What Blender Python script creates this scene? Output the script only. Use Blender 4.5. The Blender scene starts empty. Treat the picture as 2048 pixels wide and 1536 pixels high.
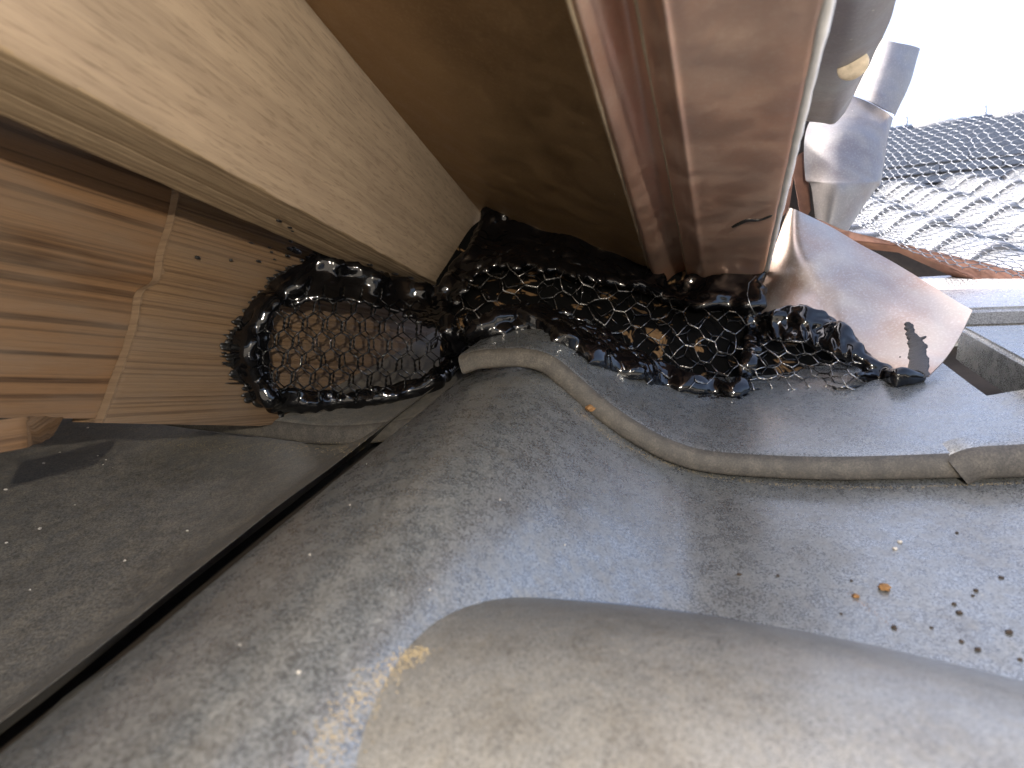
import bpy, bmesh, math, random
import numpy as np
from mathutils import Vector, Matrix, noise

random.seed(7)
rng = np.random.default_rng(7)
SC = bpy.context.scene
COL = SC.collection
F = 1100.0                      # focal length in photograph pixels (2048 wide)

# ------------------------------------------------------------------ camera
cam_d = bpy.data.cameras.new('camera')
cam = bpy.data.objects.new('camera', cam_d)
COL.objects.link(cam)
cam.location = (0, 0, 0)
cam.rotation_euler = (math.radians(90), 0, 0)
cam_d.sensor_width = 36.0
cam_d.lens = 36.0 * F / 2048.0
cam_d.clip_start = 0.004
cam_d.clip_end = 500.0
cam_d.dof.use_dof = True
cam_d.dof.focus_distance = 0.42
cam_d.dof.aperture_fstop = 11.0
SC.camera = cam

# ------------------------------------------------------------------ sky and sun
SUN_DIR = Vector((-0.62, 0.42, 0.74)).normalized()      # towards the sun
elev = math.asin(SUN_DIR.z)
azim = math.atan2(SUN_DIR.x, SUN_DIR.y)                 # from +Y, clockwise
world = bpy.data.worlds.new('World')
SC.world = world
world.use_nodes = True
wn = world.node_tree
for n in list(wn.nodes):
    wn.nodes.remove(n)
wo = wn.nodes.new('ShaderNodeOutputWorld')
wb = wn.nodes.new('ShaderNodeBackground')
ws = wn.nodes.new('ShaderNodeTexSky')
ws.sky_type = 'NISHITA'
ws.sun_disc = False
ws.sun_elevation = elev
ws.sun_rotation = azim
ws.dust_density = 8.0
ws.air_density = 0.7
ws.ozone_density = 0.4
wb.inputs['Strength'].default_value = 0.15
wn.links.new(ws.outputs[0], wb.inputs['Color'])
wn.links.new(wb.outputs[0], wo.inputs['Surface'])

sun_d = bpy.data.lights.new('sun', 'SUN')
sun_d.energy = 4.0
sun_d.angle = math.radians(0.5)
sun_d.color = (1.0, 0.95, 0.88)
sun = bpy.data.objects.new('sun', sun_d)
COL.objects.link(sun)
sun.rotation_euler = SUN_DIR.to_track_quat('Z', 'Y').to_euler()

# the hand torch that lights the dark corner (its pin-point glints show in the wet sealant)
tor_d = bpy.data.lights.new('hand_torch', 'POINT')
tor_d.energy = 1.95
tor_d.shadow_soft_size = 0.004
tor_d.color = (1.0, 0.90, 0.76)
tor = bpy.data.objects.new('hand_torch', tor_d)
COL.objects.link(tor)
tor.location = (0.03, -0.17, 0.055)

SC.view_settings.view_transform = 'Standard'
SC.view_settings.look = 'None'
SC.view_settings.exposure = 2.5
SC.view_settings.gamma = 1.0
SC.view_settings.use_curve_mapping = False
SC.render.engine = 'CYCLES'
SC.cycles.use_denoising = True
SC.cycles.max_bounces = 5
SC.cycles.diffuse_bounces = 3
SC.cycles.glossy_bounces = 3
SC.cycles.sample_clamp_indirect = 6.0
SC.cycles.caustics_reflective = False
SC.cycles.caustics_refractive = False


# ------------------------------------------------------------------ helpers
def P(px, py, z):
    return Vector(((px - 1024.0) / F * z, z, (768.0 - py) / F * z))


def tag(o, label=None, cat=None, group=None, kind=None):
    if label: o['label'] = label
    if cat: o['category'] = cat
    if group: o['group'] = group
    if kind: o['kind'] = kind
    elif cat: o['kind'] = 'thing'
    return o


def empty(name, loc=(0, 0, 0)):
    o = bpy.data.objects.new(name, None)
    COL.objects.link(o)
    o.location = loc
    o.empty_display_size = 0.02
    bpy.context.view_layer.update()
    return o


def obj(name, me, mat, parent=None, smooth=True):
    o = bpy.data.objects.new(name, me)
    COL.objects.link(o)
    if mat is not None and not me.materials:
        me.materials.append(mat)
    if smooth:
        me.polygons.foreach_set('use_smooth', [True] * len(me.polygons))
    if parent is not None:
        o.parent = parent
        o.matrix_parent_inverse = Matrix.Translation(parent.location).inverted()
    return o


def mesh(name, verts, faces, grain=None):
    me = bpy.data.meshes.new(name)
    me.from_pydata([tuple(v) for v in verts], [], faces)
    if grain is not None:
        a = me.attributes.new('grain', 'FLOAT_VECTOR', 'POINT')
        a.data.foreach_set('vector', np.asarray(grain, dtype=np.float32).ravel())
    me.validate()
    bm = bmesh.new(); bm.from_mesh(me)
    bmesh.ops.recalc_face_normals(bm, faces=bm.faces)
    bm.to_mesh(me); bm.free()
    me.update()
    return me


def catmull(pts, n):
    """smooth resample of a list of points (any dimension)"""
    p = [np.asarray(q, float) for q in pts]
    p = [2 * p[0] - p[1]] + p + [2 * p[-1] - p[-2]]
    seg = len(p) - 3
    out = []
    for i in range(n):
        s = i / (n - 1) * seg
        k = min(int(s), seg - 1)
        t = s - k
        a, b, c, d = p[k:k + 4]
        out.append(0.5 * ((2 * b) + (c - a) * t + (2 * a - 5 * b + 4 * c - d) * t * t + (3 * b - a - 3 * c + d) * t ** 3))
    return out


def grid_faces(nr, nc, closed=False, off=0):
    f = []
    for r in range(nr - 1):
        for c in range(nc if closed else nc - 1):
            c2 = (c + 1) % nc
            f.append((off + r * nc + c, off + r * nc + c2, off + (r + 1) * nc + c2, off + (r + 1) * nc + c))
    return f


def sheet(name, rows, thick, nr, nc, mat, parent=None, jitter=0.0, jscale=20.0, grain=None):
    """smooth thin plate through a coarse grid of 3-D points, with real thickness"""
    cols = [catmull(r, nc) for r in rows]
    g = [catmull([cols[i][c] for i in range(len(rows))], nr) for c in range(nc)]
    V = np.array([[g[c][r] for c in range(nc)] for r in range(nr)])
    du = np.gradient(V, axis=1); dv = np.gradient(V, axis=0)
    N = np.cross(du, dv); N /= (np.linalg.norm(N, axis=2, keepdims=True) + 1e-12)
    mid = V.reshape(-1, 3).mean(0)
    if np.dot(N.reshape(-1, 3).mean(0), -mid) < 0:
        N = -N                                   # N looks at the viewer's side
    if jitter:
        for r in range(nr):
            for c in range(nc):
                V[r, c] += N[r, c] * jitter * noise.noise(Vector(V[r, c]) * jscale)
    B = V - N * thick
    verts = np.concatenate([V.reshape(-1, 3), B.reshape(-1, 3)])
    n = nr * nc
    f = grid_faces(nr, nc) + [tuple(reversed(q)) for q in grid_faces(nr, nc, off=n)]
    for c in range(nc - 1):
        f.append((c, c + n, c + 1 + n, c + 1)); a = (nr - 1) * nc
        f.append((a + c, a + c + 1, a + c + 1 + n, a + c + n))
    for r in range(nr - 1):
        a = r * nc; b = a + nc
        f.append((a, b, b + n, a + n)); a += nc - 1; b += nc - 1
        f.append((a, a + n, b + n, b))
    gr = None
    if grain == 'rows':
        L = np.zeros((nr, nc)); A = np.zeros((nr, nc))
        L[:, 1:] = np.cumsum(np.linalg.norm(np.diff(V, axis=1), axis=2), axis=1)
        A[1:, :] = np.cumsum(np.linalg.norm(np.diff(V, axis=0), axis=2), axis=0)
        G = np.stack([L, A, np.zeros_like(L)], axis=2).reshape(-1, 3)
        G2 = G.copy(); G2[:, 2] = thick
        gr = np.concatenate([G, G2])
    o = obj(name, mesh(name, verts, f, gr), mat, parent)
    sharp(o, 40)
    return o


def sharp(o, deg):
    me = o.data
    bm = bmesh.new(); bm.from_mesh(me)
    lim = math.radians(deg)
    for e in bm.edges:
        e.smooth = not (len(e.link_faces) == 2 and e.calc_face_angle(0) > lim)
    bm.to_mesh(me); bm.free()


def poly_slab(name, px, z, thick, mat, parent=None, bev=0.0008, grain=None):
    """plate from an outline of photograph points; z a number or one depth per corner"""
    zs = z if isinstance(z, (list, tuple)) else [z] * len(px)
    bm = bmesh.new()
    v = [bm.verts.new(P(a, b, d)) for (a, b), d in zip(px, zs)]
    f = bm.faces.new(v)
    f.normal_update()
    n = f.normal.copy()
    if n.dot(-f.calc_center_median()) < 0: n = -n
    w = [bm.verts.new(q.co - n * thick) for q in v]
    bm.faces.new(list(reversed(w)))
    for i in range(len(v)):
        j = (i + 1) % len(v)
        bm.faces.new((v[i], w[i], w[j], v[j]))
    bmesh.ops.recalc_face_normals(bm, faces=bm.faces)
    if bev:
        bmesh.ops.bevel(bm, geom=list(bm.edges), offset=bev, segments=2, affect='EDGES')
    me = bpy.data.meshes.new(name); bm.to_mesh(me); bm.free()
    o = obj(name, me, mat, parent)
    sharp(o, 35)
    return o


# ------------------------------------------------------------------ materials
class NT:
    def __init__(s, name):
        s.m = bpy.data.materials.new(name); s.m.use_nodes = True
        s.t = s.m.node_tree; s.b = s.t.nodes['Principled BSDF']
        s.out = s.t.nodes['Material Output']
    def n(s, typ, **kw):
        q = s.t.nodes.new(typ)
        for k, v in kw.items(): setattr(q, k, v)
        return q
    def l(s, a, b): s.t.links.new(a, b)
    def coord(s, attr=None):
        if attr:
            q = s.n('ShaderNodeAttribute'); q.attribute_name = attr
            return q.outputs['Vector']
        return s.n('ShaderNodeNewGeometry').outputs['Position']
    def mapping(s, vec, scale, loc=(0, 0, 0), rot=(0, 0, 0)):
        q = s.n('ShaderNodeMapping')
        q.inputs['Scale'].default_value = scale; q.inputs['Location'].default_value = loc
        q.inputs['Rotation'].default_value = rot
        s.l(vec, q.inputs['Vector']); return q.outputs[0]
    def noise(s, vec, scale, detail=4, rough=0.55, dist=0.0):
        q = s.n('ShaderNodeTexNoise')
        q.inputs['Scale'].default_value = scale; q.inputs['Detail'].default_value = detail
        q.inputs['Roughness'].default_value = rough; q.inputs['Distortion'].default_value = dist
        s.l(vec, q.inputs['Vector']); return q.outputs['Fac']
    def vor(s, vec, scale, feature='F1', out='Distance', rand=1.0):
        q = s.n('ShaderNodeTexVoronoi'); q.feature = feature
        q.inputs['Scale'].default_value = scale; q.inputs['Randomness'].default_value = rand
        s.l(vec, q.inputs['Vector']); return q.outputs[out]
    def ramp(s, fac, stops):
        q = s.n('ShaderNodeValToRGB'); e = q.color_ramp.elements
        while len(e) < len(stops): e.new(0.5)
        for i, (p, c) in enumerate(stops):
            e[i].position = p
            e[i].color = (c, c, c, 1) if isinstance(c, (int, float)) else (*c, 1)
        s.l(fac, q.inputs['Fac']); return q.outputs['Color']
    def mix(s, fac, a, b, mode='MIX'):
        q = s.n('ShaderNodeMix'); q.data_type = 'RGBA'; q.blend_type = mode
        for sock, v in ((q.inputs[0], fac), (q.inputs[6], a), (q.inputs[7], b)):
            if isinstance(v, (int, float)): sock.default_value = v if sock is q.inputs[0] or sock.type == 'VALUE' else (v, v, v, 1)
            elif isinstance(v, tuple): sock.default_value = (*v, 1)
            else: s.l(v, sock)
        return q.outputs[2]
    def math(s, op, a, b=0.0):
        q = s.n('ShaderNodeMath'); q.operation = op
        for i, v in enumerate((a, b)):
            if isinstance(v, (int, float)): q.inputs[i].default_value = v
            else: s.l(v, q.inputs[i])
        return q.outputs[0]
    def bump(s, h, strength=0.3, dist=0.001):
        q = s.n('ShaderNodeBump')
        q.inputs['Strength'].default_value = strength; q.inputs['Distance'].default_value = dist
        s.l(h, q.inputs['Height']); s.l(q.outputs[0], s.b.inputs['Normal'])
        return q.outputs[0]
    def set(s, **kw):
        for k, v in kw.items():
            i = s.b.inputs[k.replace('_', ' ')]
            if isinstance(v, (int, float)): i.default_value = v
            elif isinstance(v, tuple): i.default_value = (*v, 1) if len(v) == 3 else v
            else: s.l(v, i)


def tile_material(name, base=(0.222, 0.232, 0.232), dust=0.45, metal=0.62, rough=(0.17, 0.33), crack=430.0, seed=0.0, sc=1.2, coat=.4):
    t = NT(name)
    p = t.mapping(t.coord(), (sc, sc, sc), (seed, seed * .7, 0))
    big = t.noise(p, 16, 2, .6)
    mid = t.noise(p, 95, 5, .78)
    fine = t.noise(p, 900, 2, .7)
    cr = t.ramp(t.vor(p, crack, 'DISTANCE_TO_EDGE'), [(0.0, 1.0), (0.06, 0.0)])
    col = t.mix(t.ramp(big, [(.35, 0.), (.65, 1.)]), tuple(c * 0.72 for c in base), base)
    gr2 = t.noise(p, 300, 4, .8)
    col = t.mix(t.ramp(gr2, [(.40, .6), (.54, 0.)]), col, tuple(c * .45 for c in base))
    col = t.mix(t.math('MULTIPLY', t.ramp(fine, [(.42, 0.), (.60, 1.)]), .75), col, tuple(c * 1.75 for c in base))
    dm = t.math('MULTIPLY', t.ramp(mid, [(.42, 0.), (.70, 1.)]), dust)
    dm2 = t.math('MULTIPLY', dm, t.ramp(fine, [(.36, .3), (.58, 1.)]))
    brn = t.math('MULTIPLY', t.ramp(t.noise(p, 26, 4, .7), [(.46, 0.), (.66, 1.)]), .6 * min(1, dust * 1.6))
    brn = t.math('MULTIPLY', brn, t.ramp(gr2, [(.38, 1.), (.60, .35)]))
    col = t.mix(brn, col, (.10, .082, .058))
    col = t.mix(dm2, col, (0.29, 0.255, 0.195))
    crm = t.math('MULTIPLY', cr, t.ramp(big, [(.42, .25), (.62, .75)]))
    col = t.mix(crm, col, tuple(c * 0.45 for c in base))
    sp = t.ramp(t.vor(p, 75, 'F1'), [(0.022, 1.), (0.040, 0.)])
    sp = t.math('MULTIPLY', sp, t.ramp(mid, [(.52, 0.), (.56, 1.)]))
    col = t.mix(sp, col, (0.6, 0.56, 0.46))
    r = t.mix(dm, t.ramp(fine, [(.3, rough[0]), (.7, rough[1])]), 0.62)
    t.set(Base_Color=col, Roughness=r, Metallic=t.math('MULTIPLY', t.math('SUBTRACT', 1.0, dm2), metal), Specular_IOR_Level=0.6, Coat_Weight=coat, Coat_Roughness=.22)
    t.bump(fine, .22, .0003)
    return t.m


def wood_material(name, light, dark, red, freq=260, ringc=.5, grey=0.0, rough=.7, blot=.5, seed=0.0, bumps=.5, fl=.5, rr=(.38, .62)):
    t = NT(name)
    g = t.mapping(t.coord('grain'), (1, 1, 1), (seed, seed, seed))
    warp = t.noise(t.mapping(g, (5, 20, 20)), 1.0, 2, .5)
    wv = t.n('ShaderNodeCombineXYZ')
    sp = t.n('ShaderNodeSeparateXYZ'); t.l(g, sp.inputs[0])
    yy = t.math('ADD', sp.outputs[1], t.math('MULTIPLY', t.math('SUBTRACT', warp, .5), .0035))
    t.l(sp.outputs[0], wv.inputs[0]); t.l(yy, wv.inputs[1]); t.l(sp.outputs[2], wv.inputs[2])
    w = wv.outputs[0]
    ring = t.noise(t.mapping(w, (1.2, freq, 60)), 1.0, 2, .45)
    fib = t.noise(t.mapping(w, (30, 1500, 900)), 1.0, 3, .6)
    fleck = t.noise(t.mapping(w, (75, 520, 500)), 1.0, 2, .6)
    big = t.noise(t.mapping(w, (9, 26, 26)), 1.0, 3, .6)
    col = t.mix(t.ramp(ring, [(rr[0], 0.), (rr[1], 1.)]), dark, light)
    col = t.mix(ringc, light, col)
    col = t.mix(t.math('MULTIPLY', t.ramp(big, [(.35, 0.), (.7, 1.)]), blot), col, red)
    col = t.mix(t.math('MULTIPLY', t.ramp(fleck, [(.52, 0.), (.66, 1.)]), fl), col, dark)
    col = t.mix(t.math('MULTIPLY', t.ramp(fib, [(.35, 0.), (.7, 1.)]), .28), col, tuple(min(1, c * 1.45) for c in light))
    if grey:
        col = t.mix(t.math('MULTIPLY', t.ramp(t.noise(t.mapping(w, (12, 45, 40)), 1.0, 3), [(.4, 0.), (.62, 1.)]), grey), col, (.15, .115, .085))
    t.set(Base_Color=col, Roughness=rough, Specular_IOR_Level=.3)
    h = t.math('ADD', t.math('MULTIPLY', ring, 1.0), t.math('MULTIPLY', fib, .35))
    t.bump(h, bumps, .0012)
    return t.m


def metal_material(name, base, tarnish, dusty, rough=.38, metal=.85, dusta=.4, seed=0.0, scale=1.0, bumps=.12):
    t = NT(name)
    p = t.mapping(t.coord(), (scale, scale, scale), (seed, seed, seed * 1.3))
    a = t.noise(p, 9, 4, .6, .6)
    b = t.noise(p, 38, 4, .6, .3)
    c = t.noise(p, 600, 2, .6)
    col = t.mix(t.ramp(a, [(.36, 0.), (.64, 1.)]), base, tarnish)
    dm = t.math('MULTIPLY', t.ramp(b, [(.45, 0.), (.72, 1.)]), dusta)
    col = t.mix(dm, col, dusty)
    col = t.mix(t.math('MULTIPLY', t.ramp(c, [(.5, 0.), (.7, 1.)]), .25), col, tuple(min(1, x * 1.4) for x in dusty))
    sp = t.ramp(t.vor(p, 70, 'F1'), [(0.025, 1.), (0.045, 0.)])
    sp = t.math('MULTIPLY', sp, t.ramp(t.noise(p, 90, 1), [(.55, 0.), (.6, 1.)]))
    col = t.mix(sp, col, (.75, .68, .55))
    t.set(Base_Color=col, Roughness=t.ramp(b, [(.3, rough), (.75, rough + .22)]),
          Metallic=t.math('MULTIPLY', t.math('SUBTRACT', 1.0, dm), metal))
    t.bump(t.math('ADD', t.math('MULTIPLY', b, 1.0), t.math('MULTIPLY', c, .25)), bumps, .001)
    return t.m


def plain(name, col, rough, metal=0.0, spec=.5, bumpscale=0, bumps=.2, dist=.001, var=0.3):
    t = NT(name)
    p = t.coord()
    nz = t.noise(p, bumpscale or 200, 4, .6)
    c = t.mix(t.ramp(nz, [(.3, 0.), (.7, 1.)]), tuple(x * (1 - var) for x in col), tuple(min(1, x * (1 + var)) for x in col))
    t.set(Base_Color=c, Roughness=rough, Metallic=metal, Specular_IOR_Level=spec)
    if bumpscale: t.bump(nz, bumps, dist)
    return t.m


M_TILE = tile_material('glazed_tile')
M_TILE_UP = tile_material('glazed_tile_upper', base=(.21, .225, .232), dust=.35, metal=.55, seed=3.1)
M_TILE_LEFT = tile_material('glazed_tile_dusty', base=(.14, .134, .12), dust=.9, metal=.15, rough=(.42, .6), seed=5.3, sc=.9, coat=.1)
M_TILE_HUMP = tile_material('glazed_tile_hump', base=(.235, .23, .215), dust=.5, metal=.3, rough=(.24, .40), seed=8.7, sc=2.1)
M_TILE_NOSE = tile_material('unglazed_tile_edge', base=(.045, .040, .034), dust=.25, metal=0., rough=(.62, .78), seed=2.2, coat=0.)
M_TILE_FAR = tile_material('glazed_tile_far', base=(.105, .115, .135), dust=.2, metal=.2, crack=60, seed=1.7)
M_BEAM = wood_material('pale_timber', (.345, .265, .185), (.15, .105, .07), (.285, .205, .145), freq=230, grey=.22, ringc=.35, rough=.72, blot=.4)
M_BEAM_EDGE = wood_material('pale_timber_edge', (.38, .29, .19), (.13, .085, .045), (.30, .2, .11), freq=330, ringc=.95, rough=.72, blot=.25, seed=.4)
M_WALL = wood_material('brown_board', (.15, .086, .043), (.034, .019, .010), (.16, .08, .035), freq=220, ringc=1.0, grey=.45, rough=.62, fl=.12, rr=(.40, .50), blot=.35, seed=1.3, bumps=.8)
M_WALL2 = wood_material('brown_board_ribbed', (.165, .105, .058), (.066, .039, .022), (.15, .084, .041), freq=420, ringc=.9, grey=.35, rough=.66, fl=.15, rr=(.40, .52), blot=.3, seed=2.3, bumps=1.0)
M_RAW = wood_material('raw_wood', (.42, .26, .13), (.28, .14, .06), (.45, .22, .09), freq=200, ringc=.6, seed=4.3)
M_COPPER = metal_material('copper', (.68, .385, .265), (.60, .40, .305), (.52, .43, .33), rough=.33, metal=.8, dusta=.22, bumps=.05)
M_LIP = metal_material('copper_lip', (.80, .72, .60), (.66, .56, .44), (.8, .76, .68), rough=.24, metal=.8, dusta=.3, seed=3.0)
M_HEM = plain('sky_sheen_hem', (.72, .71, .70), .32, metal=.15, bumpscale=90, bumps=.2, var=.12)  # near-white base colour stands in for the sky's reflection on the edge
M_LIP_TAN = metal_material('copper_lip_tan', (.50, .38, .24), (.38, .28, .18), (.5, .44, .33), rough=.36, metal=.6, dusta=.4, seed=3.5)
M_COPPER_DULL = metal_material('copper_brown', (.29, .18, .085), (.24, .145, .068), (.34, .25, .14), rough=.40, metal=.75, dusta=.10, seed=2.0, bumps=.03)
M_COPPER_PINK = metal_material('copper_apron', (.47, .44, .40), (.44, .31, .24), (.55, .53, .48), rough=.27, metal=.92, dusta=.3, seed=4.0)
M_LEAD = metal_material('grey_metal', (.27, .28, .30), (.20, .175, .175), (.33, .325, .30), rough=.42, metal=.6, dusta=.35, seed=6.0)
M_TAR = None
t = NT('wet_tar')
nz = t.noise(t.coord(), 420, 2, .5)
t.set(Base_Color=(.0025, .0025, .003), Roughness=t.ramp(t.noise(t.coord(), 60, 2), [(.35, .05), (.7, .13)]), Specular_IOR_Level=.5)
t.bump(nz, .10, .0008)
M_TAR = t.m
M_TARSTAIN = plain('dry_tar', (.012, .011, .010), .32, spec=.5, bumpscale=700, bumps=.5)
M_WIRE_TAR = plain('tarred_wire', (.005, .005, .005), .07, spec=.65, bumpscale=500, bumps=.15, dist=.0004)
t = NT('galvanised_wire')
k = t.ramp(t.noise(t.coord(), 110, 3), [(.42, 0.), (.56, 1.)])
t.set(Base_Color=t.mix(k, (.012, .012, .012), (.37, .36, .345)), Metallic=k, Roughness=t.ramp(k, [(0, .10), (1, .28)]))
M_WIRE = t.m
M_WIRE_NET = plain('net_wire', (.17, .185, .21), .36, metal=.5, bumpscale=300)
M_SAND = plain('dry_clay', (.40, .31, .175), .9, spec=.2, bumpscale=900, bumps=.6)
M_CRUMB = plain('crumb', (.06, .045, .035), .9, spec=.2, bumpscale=900, bumps=.6)
M_CRUMB2 = plain('crumb_orange', (.27, .145, .06), .9, spec=.2, bumpscale=900, bumps=.6)
M_PALE = plain('pale_crumb', (.6, .55, .48), .9, spec=.2, bumpscale=900, bumps=.6)
M_RUST = plain('rust_board', (.21, .105, .072), .7, bumpscale=60, bumps=.3)
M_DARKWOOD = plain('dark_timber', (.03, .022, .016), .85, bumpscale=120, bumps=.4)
M_CREAM = plain('cream_putty', (.55, .47, .36), .6, bumpscale=120)
t = NT('cavity_sheathing')
p_ = t.coord()
pat = t.ramp(t.noise(p_, 55, 3, .6, .6), [(.60, 0.), (.64, 1.)])
t.set(Base_Color=t.mix(pat, (.004, .004, .004), t.mix(t.noise(p_, 240, 3), (.10, .055, .025), (.26, .16, .08))), Roughness=.6)  # black base paints the unlit cavity; brown patches show boarding
t.set(Roughness=.95, Specular_IOR_Level=.05)
M_SHEATH = t.m
M_GROUND = plain('ground', (.16, .15, .13), .95, bumpscale=2)
M_PLASTER = plain('plaster', (.45, .42, .38), .9, bumpscale=20)

# ------------------------------------------------------------------ roof frame
S = Vector((0.34, 1.0, 0.364))              # up the slope
K = Vector((1.0, -0.34, 0.0))               # along the course
SN = S.normalized(); KN = K.normalized()
UPN = SN.cross(KN); UPN = UPN if UPN.z > 0 else -UPN
O_ = P(1040, 745, 0.36)


def course(px, py):
    a = (px - 1024.0) / F
    z = (O_.y + .34 * O_.x) / (1 + .34 * a)
    q = P(px, py, z) - O_
    return (q.x, q.z)                        # metres along K.x, height


def cpt(u, h):
    return O_ + K * u + Vector((0, 0, h))


def swept_tile(name, prof, t0, t1, thick, mat, parent, n=110, nt=14, wob=0.0, taper=0):
    """wavy tile: the outline curve is the underside at its front edge, swept up the slope; solid with a rounded nose"""
    pr = catmull(prof, n)
    pr = np.array(pr)
    d = np.gradient(pr, axis=0)
    nn = np.stack([-d[:, 1], d[:, 0]], axis=1); nn /= np.linalg.norm(nn, axis=1, keepdims=True)
    nn[nn[:, 1] < 0] *= -1
    ring = []
    r = thick / 2
    for k in range(nt + 1):
        ring.append((t1 + (t0 + r - t1) * k / nt, thick))
    for k in range(1, 8):
        a = math.pi * k / 8
        sa, ca = math.sin(a), math.cos(a)
        ring.append((t0 + r - r * abs(sa) ** .55, r + r * math.copysign(abs(ca) ** .55, ca)))
    for k in range(nt + 1):
        ring.append((t0 + r + (t1 - t0 - r) * k / nt, 0.0))
    V = []
    for i_, ((u, h), m) in enumerate(zip(pr, nn)):
        fk = min(1.0, .008 + (n - 1 - i_) / taper) if taper else 1.0
        for (tt, o) in ring:
            o = thick - (thick - o) * fk
            q = cpt(u + m[0] * o, h + m[1] * o) + S * tt
            if wob:
                q = q + UPN * wob * noise.noise(q * 16)
            V.append(q)
    m_ = len(ring)
    f = grid_faces(n, m_, closed=True)
    f.append(tuple(range(m_)))
    f.append(tuple(reversed(range((n - 1) * m_, n * m_))))
    me = mesh(name, V, f)
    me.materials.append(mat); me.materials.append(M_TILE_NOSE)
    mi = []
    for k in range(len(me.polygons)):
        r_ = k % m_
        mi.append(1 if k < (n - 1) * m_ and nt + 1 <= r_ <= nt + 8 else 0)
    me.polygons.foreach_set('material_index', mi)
    o = obj(name, me, mat, parent)
    sharp(o, 50)
    return o


def slope_slab(name, c0, ku, sl, thick, mat, parent, bev=.002):
    """tile body: c0 = a top corner, ku along the course, sl up the slope"""
    a = c0; b = c0 + K * ku; c = b + S * sl; d = c0 + S * sl
    dn = -UPN * thick
    bm = bmesh.new()
    v = [bm.verts.new(q) for q in (a, b, c, d, a + dn, b + dn, c + dn, d + dn)]
    for q in ((0, 1, 2, 3), (7, 6, 5, 4), (0, 4, 5, 1), (1, 5, 6, 2), (2, 6, 7, 3), (3, 7, 4, 0)):
        bm.faces.new([v[i] for i in q])
    bmesh.ops.recalc_face_normals(bm, faces=bm.faces)
    bmesh.ops.bevel(bm, geom=list(bm.edges), offset=bev, segments=3, affect='EDGES')
    me = bpy.data.meshes.new(name); bm.to_mesh(me); bm.free()
    o = obj(name, me, mat, parent); sharp(o, 35)
    return o


# ================================================================== the setting
g = obj('ground', mesh('ground', [(-300, -300, -4), (300, -300, -4), (300, 300, -4), (-300, 300, -4)], [(0, 1, 2, 3)]), M_GROUND)
tag(g, kind='structure')


def box(name, lo, hi, mat, parent=None, bev=.01):
    bm = bmesh.new()
    bmesh.ops.create_cube(bm, size=1)
    c = (Vector(lo) + Vector(hi)) / 2; s = Vector(hi) - Vector(lo)
    for v in bm.verts: v.co = Vector((v.co.x * s.x, v.co.y * s.y, v.co.z * s.z)) + c
    if bev: bmesh.ops.bevel(bm, geom=list(bm.edges), offset=bev, segments=2, affect='EDGES')
    me = bpy.data.meshes.new(name); bm.to_mesh(me); bm.free()
    o = obj(name, me, mat, parent); sharp(o, 35)
    return o


# the eave overhead that keeps the corner in shade (above and left of the frame)
def prism(name, quad, z0, z1, mat):
    k = len(quad)
    v = [(x, y, z0) for x, y in quad] + [(x, y, z1) for x, y in quad]
    f = [tuple(range(k)), tuple(reversed(range(k, 2 * k)))] + [(i, (i + 1) % k, (i + 1) % k + k, i + k) for i in range(k)]
    return obj(name, mesh(name, v, f), mat, None, smooth=False)


eave = prism('eave', [(-2.6, -1.0), (-.34, -1.0), (-.10, .18), (.06, .36), (.24, .58), (-2.2, 1.6)], .30, .36, M_DARKWOOD)
tag(eave, kind='structure')

bw = prism('sky_blocking_wall', [(-.80 - .34 * 1.2, -1.2), (-.80 + .34 * .95, .95), (-1.0 + .34 * .95, .95), (-1.5, -1.2)], -1.2, .30, M_DARKWOOD)  # added out of view to block skylight from the left
tag(bw, kind='structure')

# ================================================================== near tiled roof
roof = empty('tiled_roof', O_)
tag(roof, 'grey glazed wavy clay tile roof sloping up below the black sealant', 'tiled roof')

main_prof = [course(*q) for q in [(868, 812), (905, 778), (960, 757), (1010, 747), (1050, 745), (1085, 757), (1125, 790), (1180, 838),
             (1250, 888), (1330, 930), (1420, 955), (1600, 968), (1800, 970), (2048, 962), (2350, 930)]]
tl = swept_tile('roof_tile', [(u, h - .0125) for u, h in main_prof], -.34, .10, .0115, M_TILE, roof, n=150, nt=50, wob=.0012)
tag(tl, 'large grey tile in the middle with a rounded ridge running to the sealant')
tu = swept_tile('roof_tile', [course(*q) for q in [(925, 752), (960, 742), (1010, 739), (1050, 740), (1085, 752), (1125, 786), (1180, 834),
             (1250, 884), (1330, 926), (1420, 951), (1600, 964), (1800, 966), (2048, 958), (2130, 952)]],
             0.0, .34, .0135, M_TILE_UP, roof, n=150, nt=30, wob=.0008)
tag(tu, 'upper tile with thick rounded front edge under the wire mesh')
left_prof = [course(*q) for q in [(-700, 760), (-300, 800), (0, 850), (250, 885), (450, 905), (600, 902), (712, 884), (810, 828)]]
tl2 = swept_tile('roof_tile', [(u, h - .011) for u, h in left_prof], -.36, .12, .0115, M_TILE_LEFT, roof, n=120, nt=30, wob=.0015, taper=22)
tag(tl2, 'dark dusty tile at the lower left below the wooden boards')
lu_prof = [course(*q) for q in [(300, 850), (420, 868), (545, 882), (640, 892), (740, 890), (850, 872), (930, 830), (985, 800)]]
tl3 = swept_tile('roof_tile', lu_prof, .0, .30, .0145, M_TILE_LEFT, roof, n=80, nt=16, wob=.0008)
tag(tl3, 'crackled dusty tile edge directly below the left tar patch')


und = slope_slab('gap_dark_sheet', cpt(-.9, -.085) + S * -.4, 1.6, .72, .01, M_DARKWOOD, roof, .001)  # dark sheet added beneath so the gap between tiles reads black

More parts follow.
